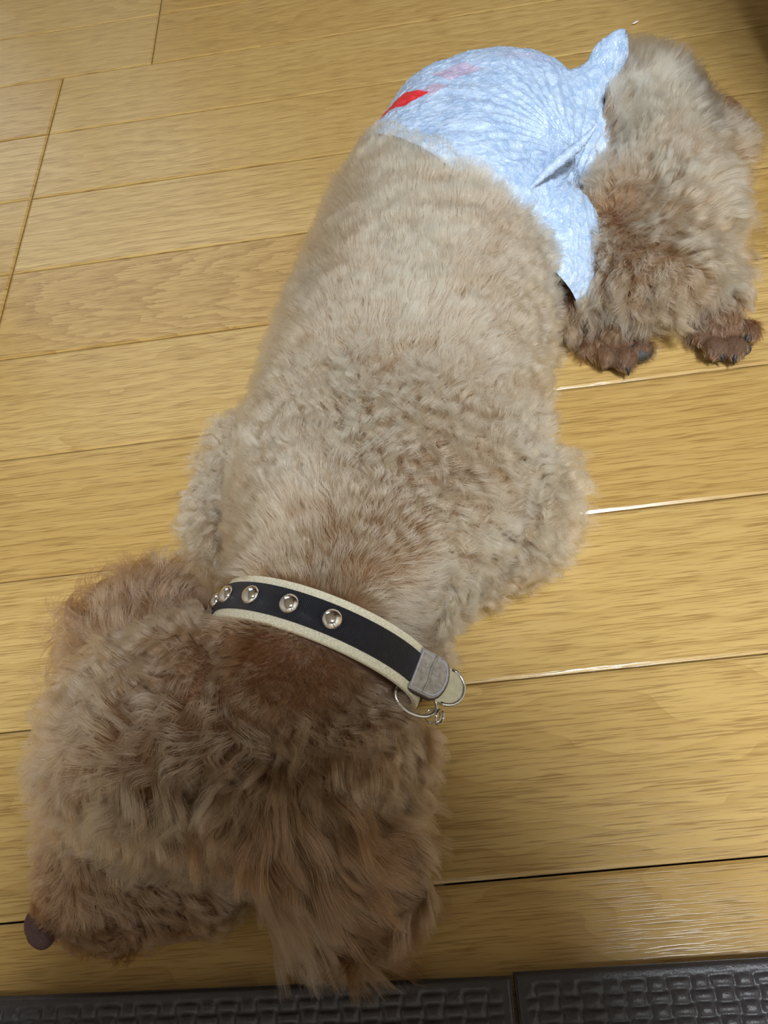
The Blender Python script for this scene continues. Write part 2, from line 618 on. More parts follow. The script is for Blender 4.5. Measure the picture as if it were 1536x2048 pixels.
# head
HEAD = chain((430, 1420, .064, .046, .044, .042), (330, 1480, .064, .047, .046, .042), (270, 1535, .056, .042, .034, .034))
HEAD += chain((270, 1600, .042, .036, .03, .030), (225, 1670, .037, .029, .025, .025),
             (185, 1745, .028, .024, .020, .022), (135, 1805, .021, .014, .013, .014))
HEAD += chain((480, 1480, .058, .044, .042, .042), (400, 1610, .036, .034, .030, .028), (320, 1720, .026, .028, .020, .020), (225, 1795, .018, .018, .014, .014))
HEAD += chain((390, 1690, .030, .028, .022, .020), (390, 1765, .018, .024, .018, .013), (300, 1800, .016, .022, .015, .013), (235, 1832, .015, .020, .013, .012), (180, 1838, .014, .016, .012, .011))
HEAD += chain((740, 1340, .050, .030, .030, .030), (640, 1460, .052, .04, .04, .04), (720, 1500, .036, .030, .034, .030))
blobs += HEAD
# hind leg: thigh, fluffy shank, two paws
THIGH = chain((1160, 290, .042, .040, .045, .034), (1290, 250, .042, .036, .060, .030), (1325, 390, .038, .036, .05, .028), (1312, 535, .034, .038, .032, .022))
THIGH += chain((1240, 420, .036, .034, .04, .026), (1255, 545, .032, .034, .03, .022))
THIGH += chain((1195, 540, .032, .018, .022, .022), (1200, 440, .034, .02, .024, .022))
blobs += THIGH
blobs += chain((1080, 480, .036, .034, .034, .032), (1122, 600, .022, .018, .022, .018), (1160, 590, .022, .018, .02, .018))
blobs += chain((1240, 610, .018, .016, .016, .012), (1215, 665, .011, .012, .012, .009), (1236, 690, .008, .009, .009, .007))
blobs += chain((1420, 560, .018, .016, .02, .013), (1440, 640, .012, .013, .014, .010), (1450, 664, .008, .010, .009, .007))
blobs += chain((1400, 300, .016, .026, .03, .012), (1435, 235, .005, .016, .03, .004))
PAWS = [  # toes: px, py, z, radius
    (1180, 694, .008, .0074), (1212, 713, .009, .0080), (1250, 720, .0095, .0084), (1284, 698, .009, .0072),
    (1400, 676, .008, .0068), (1428, 698, .009, .0080), (1468, 698, .0095, .0082), (1499, 662, .009, .0074)]
for (x, y, z, r) in PAWS:
    blobs += blob(x, y, z, r, r * 1.15, r * 0.95)
dog_me = union_mesh('poodle', blobs, 0.0021, 4)
dog = link('poodle', dog_me, M_skin)
tag(dog, 'curly apricot toy poodle lying on the wooden floor with its chin down', 'dog')

# nose, eyes, claws, toe pads
nb = []
c = at(82, 1858, .018)
axh = norm(at(40, 1880, .018) - at(140, 1810, .018))          # the way the muzzle points
sd = np.array([-axh[1], axh[0], 0.0])
yawn = math.atan2(axh[1], axh[0])
bm = bmesh.new()
bmesh.ops.create_uvsphere(bm, u_segments=40, v_segments=28, radius=1.0)
for v in bm.verts:
    x, y, z = v.co
    w = 1.0 + 0.18 * z                     # broad above, narrow at the lip
    x2 = x * 0.0070
    y2 = y * 0.0098 * w
    z2 = z * 0.0080
    for sgn in (-1, 1):                    # nostrils at the two front sides
        d = (x - 0.62) ** 2 / 0.10 + (y - sgn * 0.52) ** 2 / 0.035 + (z + 0.12) ** 2 / 0.10
        x2 -= 0.0032 * math.exp(-d)
    x2 -= 0.0012 * math.exp(-(y / 0.12) ** 2) * (1 if x > 0 else 0) * (1 if z < 0.3 else 0.3)
    v.co = (x2, y2, z2)
nose = link('nose', bm_mesh('nose', bm, True), M_nose, dog)
nose.location = c
nose.rotation_euler = (0, 0, yawn)
nose['label'] = 'dark brown bare nose pad'
for (px, py, z) in ((212, 1672, .052), (352, 1700, .044)):
    bm = bmesh.new()
    bmesh.ops.create_uvsphere(bm, u_segments=20, v_segments=12, radius=0.0062)
    e = link('eye', bm_mesh('eye', bm, True), M_eye, dog)
    e.location = at(px, py, z)


def claw_mesh(L):
    pts = [(0, L * t, 0.0022 - 0.0030 * t * t) for t in np.linspace(0, 1, 7)]
    return tube('claw', pts, [0.0021, 0.0021, 0.0019, 0.0016, 0.0012, 0.0008, 0.0003], n=8)


CL = claw_mesh(0.0062)
for i, (x, y, z, r) in enumerate(PAWS):
    tip = at(*((1262, 760) if i < 4 else (1470, 745)), z)
    p = at(x, y, z)
    d = norm(tip - p)
    o = link('claw', CL, M_claw if i == 0 else None, dog)
    o.location = p + d * (r * 0.75) + np.array([0, 0, -0.001])
    o.rotation_euler = (0, 0, math.atan2(d[1], d[0]) - math.pi / 2)
for (x, y, z, r) in ((1280, 703, .0088, .0084), (1484, 698, .0072, .0056)):
    bm = bmesh.new()
    bmesh.ops.create_icosphere(bm, subdivisions=3, radius=1.0, matrix=Matrix.Diagonal((r * 1.1, r * .95, r * .62, 1)))
    o = link('toe_pad', bm_mesh('toe_pad', bm, True), M_pad, dog)
    o.location = at(x, y, z)

# ears: leather flaps, the near one hanging down over the floor, the far one thrown back
EAR_N = union_mesh('ear', chain((520, 1560, .072, .024, .024, .016), (620, 1630, .057, .030, .030, .016), (690, 1710, .036, .030, .030, .014), (690, 1790, .022, .026, .022, .010)), 0.0025, 4)
ear_near = link('ear', EAR_N, M_skin, dog)
ear_near['label'] = 'long haired ear hanging down beside the cheek'
EAR_F = union_mesh('ear', chain((380, 1340, .074, .022, .022, .014), (330, 1280, .068, .024, .024, .014), (270, 1270, .056, .023, .023, .013), (230, 1335, .045, .019, .019, .012)), 0.0025, 4)
ear_far = link('ear', EAR_F, M_skin, dog)
ear_far['label'] = 'fluffy ear spread out behind the top of the head'

# ------------------------------------------------------------------ plastic bag worn round the rump
RIM = [at(722, 316, .060), at(937, 330, .126), at(1128, 622, .016)]
rim_n = norm(np.cross(RIM[1] - RIM[0], RIM[2] - RIM[0]))
if rim_n[1] < 0:
    rim_n = -rim_n
rim_c = np.mean(RIM, 0)
LEGP = [at(1258, 90, .085), at(1192, 380, .075), at(1205, 580, .02)]
leg_n = norm(np.cross(LEGP[1] - LEGP[0], LEGP[2] - LEGP[0]))
if leg_n[0] < 0:
    leg_n = -leg_n
leg_c = np.mean(LEGP, 0)


def in_bag(p, margin=0.0):
    wob = 0.004 * (vnoise(p, 0.02, 5) - 0.5)
    return (((p - rim_c) @ rim_n + wob) > margin) & (((p - leg_c) @ leg_n) < -margin * 2.5)


INF = 0.0098
bb = [(x, y, z, rx + INF, ry + INF, rz + INF * 0.9, w) for (x, y, z, rx, ry, rz, w) in RUMP]
bb += [(x, y, z, rx + INF * .6, ry + INF * .6, rz + INF * 0.6, w) for (x, y, z, rx, ry, rz, w) in chain((1100, 300, .046, .040, .045, .036), (1150, 300, .040, .036, .045, .032))]
bb += chain((1080, 480, .045, .040, .040, .040), (1090, 560, .036, .034, .032, .034))
bb += chain((1120, 210, .076, .026, .024, .020), (1180, 165, .084, .016, .014, .012), (1210, 130, .091, .016, .006, .011), (1224, 102, .096, .0160, .0045, .012), (1238, 80, .100, .0095, .0032, .008))
bag_me = union_mesh('plastic_bag', bb, 0.0016, 8)
bm = bmesh.new()
bm.from_mesh(bag_me)
bmesh.ops.bisect_plane(bm, geom=bm.verts[:] + bm.edges[:] + bm.faces[:], plane_co=rim_c, plane_no=rim_n, clear_inner=True)
bmesh.ops.bisect_plane(bm, geom=bm.verts[:] + bm.edges[:] + bm.faces[:], plane_co=leg_c + leg_n * 0.004, plane_no=leg_n, clear_outer=True)
bmesh.ops.subdivide_edges(bm, edges=bm.edges[:], cuts=1, use_grid_fill=True)
bm.normal_update()
P = np.array([v.co for v in bm.verts])
NR = np.array([v.normal for v in bm.verts])
# creases: pulled lines that run from the knot over the back, and fine crinkle
knot = at(1150, 300, .085)
rel = P - knot
ang = np.arctan2(rel[:, 1], rel[:, 0])
rad = np.linalg.norm(rel, axis=1)
crinkle = vnoise(np.stack([ang * 0.35, rad, P[:, 2] * 0.5], -1), 0.0060, 3) - 0.5
fine = vnoise(P, 0.0028, 9) - 0.5
rows = np.sin(ang * 38 + 4 * vnoise(P, 0.03, 4)) * np.clip(1.2 - rad / 0.09, 0.2, 1)
rg_ = lambda s_, k: (1 - np.abs(2 * vnoise(P + 0.006 * (vnoise(P, 0.012, k + 1)[:, None] - 0.5), s_, k) - 1)) ** 4
disp = 0.0008 * crinkle + 0.0006 * rg_(0.0075, 9) + 0.00035 * rg_(0.0034, 29) + 0.0004 * rows + 0.0005 * rows + 0.004 * (vnoise(P, 0.03, 2) - 0.5)
P2 = P + NR * disp[:, None]
P2[:, 2] = np.maximum(P2[:, 2], 0.0012)
for v, q in zip(bm.verts, P2):
    v.co = q
bag_me2 = bm_mesh('plastic_bag', bm, True)
bpy.data.meshes.remove(bag_me)
# printed marks: (px, py, z, half width, half height, strength)
pr = np.zeros(len(P2), dtype=np.float32)
camv = np.array([0, 0, CAMH])
def to_px(Q):
    r = (Q - camv) @ CAMR
    return 768 + F * r[:, 0] / -r[:, 2], 1024 - F * r[:, 1] / -r[:, 2]
PRINT = [(804, 193, .090, .0095, .0110, 0.35, 1.0), (862, 172, .105, .008, .006, 0.5, .25), (912, 137, .11, .013, .009, .3, .22), (1050, 105, .11, .02, .006, 0, .06)]
for (x, y, z, hw, hh, rot, st) in PRINT:
    qx, qy = to_px(P2)
    off = np.hypot(qx - x, qy - y)
    c = P2[np.argmin(np.maximum(off, 6.0) + 400 * np.linalg.norm(P2 - camv, axis=1))]
    q = P2 - c
    u = q[:, 0] * math.cos(rot) + q[:, 1] * math.sin(rot)
    w = -q[:, 0] * math.sin(rot) + q[:, 1] * math.cos(rot) + q[:, 2] * 0.6
    m = np.clip((1 - np.maximum(np.abs(u + w * .4) / hw, np.abs(w) / hh)) * 12, 0, 1) * st
    pr = np.maximum(pr, m)
at_p = bag_me2.attributes.new('print', 'FLOAT', 'POINT')
at_p.data.foreach_set('value', pr.astype(np.float32))

M_bag, nt, b = mat_new('white_film')
pa = N(nt, 'ShaderNodeAttribute', attribute_name='print')
tc = N(nt, 'ShaderNodeTexCoord')
cr0 = noise_tex(nt, tc.outputs['Object'], 210, 2, 0.5, 1.2)
cr = math_node(nt, 'POWER', math_node(nt, 'SUBTRACT', 1.0, math_node(nt, 'ABSOLUTE', math_node(nt, 'MULTIPLY_ADD', cr0, 4.0, -2.0)), clamp=True), 3.0)
cr2 = noise_tex(nt, tc.outputs['Object'], 90, 2, 0.5, 1.5)
filmc = ramp(nt, cr2, [(0.35, lin(164, 188, 222)), (0.65, lin(196, 214, 240))])
nt.links.new(mix_rgb(nt, pa.outputs['Fac'], filmc, lin(232, 40, 52)), b.inputs['Base Color'])
b.inputs['Roughness'].default_value = 0.32
b.inputs['Specular IOR Level'].default_value = 0.6
bp = N(nt, 'ShaderNodeBump')
bp.inputs['Strength'].default_value = 0.4
bp.inputs['Distance'].default_value = 0.0010
nt.links.new(math_node(nt, 'ADD', cr, cr2), bp.inputs['Height'])
nt.links.new(bp.outputs[0], b.inputs['Normal'])
bag = link('plastic_bag', bag_me2, M_bag)
tag(bag, "crinkled white plastic bag with red print, worn round the dog's rump like a nappy", 'plastic bag')
# the twisted corner tied over the leg
tw = [at(1052, 385, .092), at(1085, 352, .0975), at(1120, 322, .0995), at(1150, 298, .100), at(1172, 276, .103), at(1192, 252, .108)]
tw = [Vector(p) for p in tw]
pts = []
for i in range(len(tw) - 1):
    for t in np.linspace(0, 1, 8, endpoint=False):
        pts.append(tw[i].lerp(tw[i + 1], t))
pts.append(tw[-1])
rad_ = [0.0006 + 0.0030 * math.sin(math.pi * (0.02 + 0.95 * i / (len(pts) - 1))) * (1 + 0.14 * math.sin(i * 1.3) + 0.12 * math.sin(i * 2.9)) for i in range(len(pts))]
twm = tube('tied_corner', pts, rad_, n=14)
twisted = link('tied_corner', twm, M_bag, bag)

# ------------------------------------------------------------------ the dog: wool
NECK_A = norm(at(560, 1450, .075) - at(740, 1050, .075))     # collar axis, towards the head
COL_C = at(640, 1292, .072)


def sample_mesh(me, per_m2, r):
    me.calc_loop_triangles()
    n = len(me.vertices)
    co = np.empty(n * 3, np.float32)
    me.vertices.foreach_get('co', co)
    co = co.reshape(-1, 3)
    vn = np.empty(n * 3, np.float32)
    me.vertices.foreach_get('normal', vn)
    vn = vn.reshape(-1, 3)
    t = np.empty(len(me.loop_triangles) * 3, np.int32)
    me.loop_triangles.foreach_get('vertices', t)
    t = t.reshape(-1, 3)
    a, b_, c = co[t[:, 0]], co[t[:, 1]], co[t[:, 2]]
    ar = 0.5 * np.linalg.norm(np.cross(b_ - a, c - a), axis=1)
    cnt = int(ar.sum() * per_m2)
    k = r.choice(len(t), cnt, p=ar / ar.sum())
    u, v = r.random(cnt), r.random(cnt)
    s = u + v > 1
    u[s], v[s] = 1 - u[s], 1 - v[s]
    w = 1 - u - v
    p = a[k] * w[:, None] + b_[k] * u[:, None] + c[k] * v[:, None]
    nn = norm(vn[t[k, 0]] * w[:, None] + vn[t[k, 1]] * u[:, None] + vn[t[k, 2]] * v[:, None])
    return p.astype(np.float64), nn.astype(np.float64)


def guides(table):
    """(px, py, z, dx, dy, lift, length mm, curl mm, wave mm, clump, tone, density)"""
    P, D, V = [], [], []
    for g in table:
        p = at(*g[:3])
        q = at(g[0] + g[3] * 40, g[1] + g[4] * 40, g[2])
        P.append(p)
        D.append(norm(q - p))
        V.append(g[5:])
    return np.array(P), np.array(D), np.array(V)


def groom(p, G):
    P, D, V = G
    dv = np.zeros((len(p), 3))
    vv = np.zeros((len(p), V.shape[1]))
    for s in range(0, len(p), 40000):
        q = p[s:s + 40000]
        d2 = ((q[:, None, :] - P[None]) ** 2).sum(-1) + 1e-5
        w = d2 ** -2.0
        w /= w.sum(1, keepdims=True)
        dv[s:s + 40000] = w @ D
        vv[s:s + 40000] = w @ V
    return norm(dv), vv


def paths(p, n, G, T, wob, seed):
    """centre lines (without curl) of hairs rooted at p"""
    d, v = groom(p, G)
    nz = np.stack([vnoise(p, 0.022, seed + i) - 0.5 for i in range(3)], -1) * 2 * wob
    nz2 = np.stack([vnoise(p, 0.007, seed + 10 + i) - 0.5 for i in range(3)], -1) * 1.2 * wob
    d = norm(d + nz + nz2)
    d = norm(d - n * (d * n).sum(1, keepdims=True))
    lift = v[:, 0:1]
    L = v[:, 1:2] * 0.001 * (0.72 + 0.36 * vnoise(p, 0.012, seed + 20)[:, None] + 0.26 * vnoise(p, 0.004, seed + 21)[:, None])
    t = np.linspace(0, 1, T)[None, :, None]
    a = norm(n * lift[:, None][:, 0] + d * (1 - lift))[:, None, :]
    c = d[:, None, :]
    g = np.array([0, 0, -1.0])[None, None, :]
    x = p[:, None, :] + L[:, :, None] * (a * t + (c * 0.45 + g * 0.28) * (1 - lift)[:, :, None] * t * t)
    return x, d, v, L


def grow(name, me, G, per_m2, parent, mat, seed=1, T=9, clump_mm=5.0, wob=0.45, keep=None, rad=0.00011, label=None, fly_share=0.07):
    r = np.random.default_rng(seed)
    p, n = sample_mesh(me, per_m2 * DENS, r)
    k = (n[:, 2] > -0.55) & (p[:, 2] > 0.0015)
    if keep is not None:
        k &= keep(p, n)
    p, n = p[k], n[k]
    x, d, v, L = paths(p, n, G, T, wob, seed)
    dens = v[:, 6]
    k = r.random(len(p)) < dens
    p, n, x, d, v, L = p[k], n[k], x[k], d[k], v[k], L[k]
    M = len(p)
    # locks: every hair leans towards the hair at the centre of its lock
    nc = max(8, int(M / max(1.0, per_m2 * DENS * (clump_mm * 0.001) ** 2)))
    ci = r.choice(M, min(nc, M), replace=False)
    kd = KDTree(len(ci))
    for i, j in enumerate(ci):
        kd.insert(p[j], i)
    kd.balance()
    own = np.fromiter((ci[kd.find(q)[1]] for q in p.tolist()), np.int64, M)
    t = np.linspace(0, 1, T)[None, :, None]
    cl = v[:, 4][:, None, None]
    fly = (r.random(M) < fly_share)
    cl = np.where(fly[:, None, None], cl * 0.25, cl)
    lock = 0.66 + 0.5 * r.random(M)[own]
    lock = 1 + (lock - 1) * np.clip(v[:, 4] * 1.6, 0.35, 1)
    x = p[:, None, :] + (x - p[:, None, :]) * lock[:, None, None]
    tgt = x[own] + (p - p[own])[:, None, :] * 0.12
    w = cl * 0.92 * t ** 0.8 * (1 - 0.45 * t)
    # inside a lock, finer wisps
    nf = max(8, int(M / max(1.0, per_m2 * DENS * 1.7e-3 ** 2)))
    cf = r.choice(M, min(nf, M), replace=False)
    kf = KDTree(len(cf))
    for i, j in enumerate(cf):
        kf.insert(p[j], i)
    kf.balance()
    wisp = np.fromiter((cf[kf.find(q)[1]] for q in p.tolist()), np.int64, M)
    tf = x[wisp] + (p - p[wisp])[:, None, :] * 0.2
    wf = np.where(fly[:, None, None], 0.1, 0.62) * t ** 0.7
    x = x * (1 - wf) + tf * wf
    x = x * (1 - w) + tgt * w
    # waves and curls, in step within a lock
    ph = 2 * np.pi * (2.0 * vnoise(p[own], 0.009, seed + 31) + r.random(M) * 0.10 + np.where(fly, r.random(M), 0))
    A = v[:, 2] * 0.001 * (0.5 + vnoise(p[own], 0.006, seed + 33)) * np.where(fly, 1.3, 1.0)
    W = np.maximum(v[:, 3], 3.0) * 0.001
    hand = np.where(vnoise(p[own], 0.02, seed + 35) > 0.5, 1.0, -1.0)
    s = (np.linspace(0, 1, T)[None, :] * L)
    th = ph[:, None] + 2 * np.pi * s / W[:, None]
    am = (A[:, None] * np.clip(np.linspace(0, 1, T)[None, :] * 1.8, 0, 1))
    e1 = np.cross(n, d)
    e2 = n
    x = x + (am * (np.cos(th) - np.cos(ph)[:, None] * 0))[:, :, None] * e1[:, None, :] + (am * 0.75 * hand[:, None] * np.sin(th))[:, :, None] * e2[:, None, :]
    x[:, 0] = p
    # stray jitter, and nothing below the floor
    x += (r.random((M, 1, 3)) - 0.5) * 0.0016 * t
    low = 0.0008 + 0.0012 * r.random((M, 1))
    x[:, :, 2] = np.maximum(x[:, :, 2], np.minimum(low, 0.002))
    cu = bpy.data.hair_curves.new(name)
    cu.add_curves([T] * M)
    cu.position_data.foreach_set('vector', x.astype(np.float32).ravel())
    ra = cu.attributes.get('radius') or cu.attributes.new('radius', 'FLOAT', 'POINT')
    prof = np.linspace(1, 0, T) ** 0.7 * 0.85 + 0.15
    ra.data.foreach_set('value', (np.repeat((0.7 + 0.6 * r.random(M))[:, None], T, 1) * prof[None] * rad).astype(np.float32).ravel())
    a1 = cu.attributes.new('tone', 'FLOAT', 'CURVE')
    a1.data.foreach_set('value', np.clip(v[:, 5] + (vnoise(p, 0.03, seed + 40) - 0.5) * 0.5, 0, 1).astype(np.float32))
    a2 = cu.attributes.new('vary', 'FLOAT', 'CURVE')
    a2.data.foreach_set('value', np.clip(0.55 * vnoise(p[own], 0.004, seed + 41) + 0.45 * r.random(M), 0, 1).astype(np.float32))
    cu.materials.append(mat)
    o = bpy.data.objects.new(name, cu)
    C.objects.link(o)
    o.parent = parent
    o['kind'] = 'stuff'
    if label:
        o['label'] = label
    print(name, M)
    return o


G_BODY = guides([
    # back and flanks
    (980, 300, .11, .3, -1, .6, 16, .45, 12, .12, .0, 1), (850, 310, .10, -.1, -1, .6, 16, .4, 12, .12, .0, 1),
    (850, 450, .11, .1, -1, .56, 16, .5, 11, .15, .0, 1), (700, 420, .08, -.5, -.8, .56, 15, .4, 12, .12, .05, 1),
    (620, 620, .07, -.6, -.5, .56, 15, .45, 12, .12, .08, 1), (1060, 520, .09, .7, -.6, .56, 17, .9, 10, .35, .1, 1),
    (1100, 680, .05, 1, -.1, .74, 18, 1.5, 10, .55, .2, 1), (850, 640, .11, .1, -1, .56, 16, .5, 11, .18, .0, 1),
    (980, 720, .10, .6, -.5, .56, 17, .9, 10, .35, .05, 1), (560, 780, .07, -.7, -.4, .56, 16, .5, 11, .2, .05, 1),
    (730, 840, .115, -.2, -.8, .74, 17, 1.8, 8, .65, .15, 1), (860, 930, .11, .3, -.7, .72, 18, 2.0, 9, .56, .1, 1),
    (600, 930, .10, -.4, -.6, .56, 18, 1.2, 10, .5, .05, 1), (1000, 900, .08, .8, -.3, .72, 20, 2.0, 10, .65, .05, 1),
    (420, 900, .05, -1, -.3, .60, 22, 2.2, 9, .65, .1, 1), (420, 1010, .04, -1, .2, .72, 20, 1.6, 9, .6, .1, 1),
    (1110, 960, .05, 1, -.1, .60, 22, 2.0, 10, .65, .0, 1), (1080, 1100, .04, .9, .5, .60, 22, 2.0, 10, .65, .05, 1),
    (960, 1090, .08, .6, .3, .60, 20, 2.0, 10, .66, .15, 1), (940, 1230, .05, .6, .8, .72, 20, 1.6, 11, .55, .05, 1),
    (760, 1080, .115, .1, -.6, .62, 17, .9, 10, .3, .1, 1), (600, 1080, .11, -.3, -.6, .62, 17, .6, 11, .25, .15, 1),
    (480, 1100, .09, -.7, -.3, .56, 17, .9, 11, .45, .3, 1), (810, 1200, .10, .4, .1, .56, 14, .6, 11, .2, .1, 1),
    (640, 1170, .115, -.1, -.3, .62, 13, .6, 11, .3, .15, 1),
    (775, 325, .095, .3, -1, .6, 16, .5, 12, .15, .0, 1),
    # neck in front of the collar
    (560, 1300, .11, -.1, .3, .88, 16, .8, 12, .40, .6, 1), (690, 1380, .10, .1, .3, .88, 16, .8, 12, .40, .5, 1),
    (780, 1430, .07, .6, .5, .72, 14, 1.0, 12, .45, .4, 1), (460, 1290, .10, -.5, .3, .75, 14, 1.0, 13, .45, .7, 1),
    # head
    (360, 1400, .105, -.6, .2, .58, 17, 2.8, 15, .68, .6, 1), (240, 1430, .095, -.8, -.2, .60, 17, 2.6, 15, .65, .4, 1),
    (150, 1500, .07, -1, .1, .62, 14, 2.0, 14, .6, .35, 1), (280, 1560, .085, -.5, .7, .50, 22, 3.0, 17, .7, .5, 1),
    (400, 1540, .09, -.3, .8, .48, 24, 3.2, 18, .72, .6, 1), (520, 1480, .10, .1, .7, .52, 18, 3.0, 16, .72, .7, 1),
    (690, 1490, .075, .6, .6, .5, 18, 3.0, 16, .7, .6, 1), (800, 1520, .05, .9, .4, .5, 16, 2.0, 16, .7, .6, 1),
    (140, 1610, .05, -.9, .1, .60, 12, 1.3, 12, .6, .45, 1), (230, 1620, .07, -.5, .5, .55, 14, 1.6, 13, .65, .5, 1),
    (360, 1640, .07, -.2, .9, .5, 18, 3.0, 15, .7, .75, 1), (440, 1640, .06, .0, .9, .5, 18, 3.0, 15, .7, .85, 1),
    # muzzle, cheeks and chin
    (150, 1720, .04, -.7, .2, .50, 9, .9, 10, .5, .6, 1), (110, 1790, .03, -.6, .3, .40, 5, .5, 8, .4, .9, 1),
    (200, 1760, .045, .2, .5, .45, 9, 1.0, 10, .55, .75, 1), (160, 1830, .025, .1, .6, .40, 6, .8, 8, .5, .9, 1),
    (300, 1730, .045, .7, .3, .42, 13, 1.3, 13, .65, .65, 1), (420, 1750, .03, .8, .5, .42, 15, 1.8, 14, .7, .7, 1),
    (340, 1810, .02, .6, .6, .42, 14, 2.2, 11, .75, .8, 1), (230, 1850, .015, .4, .6, .42, 11, 2.2, 9, .75, .9, 1),
    # hind leg
    (1250, 190, .06, -.1, -1, .55, 28, 1.2, 24, .3, .0, 1), (1350, 190, .06, .4, -.9, .55, 27, 1.2, 24, .3, .0, 1),
    (1430, 290, .05, .9, -.5, .55, 27, 1.2, 24, .35, .05, 1), (1440, 420, .05, 1, -.1, .55, 27, 1.2, 22, .35, .05, 1),
    (1430, 530, .04, .9, .3, .52, 25, 2.0, 16, .65, .1, 1), (1330, 590, .04, .2, 1, .42, 25, 2.2, 15, .65, .1, 1),
    (1220, 590, .04, -.1, 1, .42, 23, 2.4, 13, .68, .2, 1), (1190, 460, .055, -.3, .6, .55, 22, 2.4, 12, .65, .3, 1),
    (1200, 380, .07, -.2, -.6, .60, 22, 1.8, 14, .6, .15, 1), (1250, 430, .065, .5, .2, .62, 20, 1.6, 14, .55, .15, 1),
    (1330, 380, .065, .8, -.3, .58, 24, 1.6, 18, .6, .05, 1), (1270, 290, .075, .1, -.9, .58, 28, 1.6, 20, .55, .05, 1),
    (1350, 480, .06, .8, .2, .56, 24, 2.0, 15, .65, .05, 1),
    # feet and the feathering beyond the leg, its shadow put into the tone
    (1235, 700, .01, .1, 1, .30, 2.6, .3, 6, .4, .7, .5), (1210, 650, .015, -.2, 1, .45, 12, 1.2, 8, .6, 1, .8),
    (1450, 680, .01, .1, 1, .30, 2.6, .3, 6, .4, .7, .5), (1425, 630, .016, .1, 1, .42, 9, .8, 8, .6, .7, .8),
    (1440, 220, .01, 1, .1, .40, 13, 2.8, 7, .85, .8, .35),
])
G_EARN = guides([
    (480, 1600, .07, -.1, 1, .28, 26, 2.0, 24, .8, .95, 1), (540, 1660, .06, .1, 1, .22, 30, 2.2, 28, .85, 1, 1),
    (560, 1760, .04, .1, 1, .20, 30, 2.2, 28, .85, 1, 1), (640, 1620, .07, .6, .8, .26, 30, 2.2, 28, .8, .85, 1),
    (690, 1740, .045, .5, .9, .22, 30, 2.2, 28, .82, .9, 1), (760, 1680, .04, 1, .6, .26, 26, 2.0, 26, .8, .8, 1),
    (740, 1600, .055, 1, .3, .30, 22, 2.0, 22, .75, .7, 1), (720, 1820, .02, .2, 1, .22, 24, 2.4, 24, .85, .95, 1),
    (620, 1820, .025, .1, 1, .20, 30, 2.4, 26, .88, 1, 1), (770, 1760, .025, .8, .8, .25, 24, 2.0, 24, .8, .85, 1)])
G_EARF = guides([
    (360, 1210, .075, .1, -1, .35, 28, 3.2, 17, .75, .7, 1), (290, 1190, .07, -.3, -1, .35, 30, 3.4, 17, .78, .75, 1),
    (220, 1220, .06, -.8, -.8, .35, 30, 3.4, 16, .78, .75, 1), (170, 1300, .05, -1, -.2, .35, 25, 3.2, 14, .78, .8, 1),
    (190, 1370, .045, -.9, .5, .35, 22, 3.0, 13, .75, .8, 1), (290, 1290, .085, -.5, -.8, .38, 29, 3.0, 20, .75, .7, 1),
    (400, 1300, .085, .1, -.9, .45, 18, 1.8, 18, .7, .7, 1), (400, 1230, .05, .5, -.8, .42, 15, 1.8, 16, .7, .9, 1)])


def keep_body(p, n):
    ax = (p - COL_C) @ NECK_A
    near = np.linalg.norm(p - COL_C, axis=1) < 0.07
    return ~in_bag(p, 0.004) & ~((np.abs(ax) < 0.0100) & near)


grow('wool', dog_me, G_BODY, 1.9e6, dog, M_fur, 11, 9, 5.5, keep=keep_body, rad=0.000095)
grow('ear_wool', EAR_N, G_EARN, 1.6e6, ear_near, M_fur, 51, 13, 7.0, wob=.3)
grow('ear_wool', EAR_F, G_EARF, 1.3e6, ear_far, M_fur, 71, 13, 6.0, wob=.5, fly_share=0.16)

# ------------------------------------------------------------------ collar
COL_S = norm(np.cross(NECK_A, [0, 0, 1.0]))
if COL_S[0] < 0:
    COL_S = -COL_S                                  # towards the buckle
COL_U = np.array([0, 0, 1.0])
RA, RB = 0.0520, 0.0430
SW = 0.0220                                         # strap width


def ring(th, out=0.0, along=0.0):
    c, s = math.cos(th), math.sin(th)
    p = COL_C + COL_S * (RA * c) + COL_U * (RB * s)
    nrm = norm(COL_S * (c / RA) + COL_U * (s / RB))
    return p + nrm * out + NECK_A * along


def band(name, hw, o0, o1, th0=0.0, th1=2 * math.pi, n=180, rounded=0.25, uv=True):
    """strip round the neck: half width hw, from offset o0 to o1"""
    closed = th1 - th0 > 6.28
    sec = [(-hw, o0), (-hw, o1 - (o1 - o0) * rounded), (-hw * .96, o1), (0, o1), (hw * .96, o1), (hw, o1 - (o1 - o0) * rounded), (hw, o0), (0, o0)]
    m = len(sec)
    v, f, uvs = [], [], []
    for i in range(n + 1):
        th = th0 + (th1 - th0) * i / n
        for (a, o) in sec:
            v.append(ring(th, o, a))
    for i in range(n):
        for k in range(m):
            f.append((i * m + k, (i + 1) * m + k, (i + 1) * m + (k + 1) % m, i * m + (k + 1) % m))
            uvs += [(i / n, k / m), ((i + 1) / n, k / m), ((i + 1) / n, (k + 1) / m), (i / n, (k + 1) / m)]
    if not closed:
        f.append(tuple(range(m)))
        f.append(tuple(range(n * m, (n + 1) * m))[::-1])
        uvs += [(0, 0)] * (2 * m)
    me = mesh_py(name, v, f, False)
    lay = me.uv_layers.new(name='UVMap')
    lay.data.foreach_set('uv', np.array(uvs, np.float32).ravel())
    return me


collar = link('dog_collar', band('dog_collar', SW / 2, 0.0, 0.0028), M_canvas)
tag(collar, 'cream canvas dog collar with navy ribbon and round metal studs around the neck', 'collar')
link('ribbon', band('ribbon', SW / 2 * 0.64, 0.0026, 0.0038, rounded=.4, n=360), M_webbing, collar)


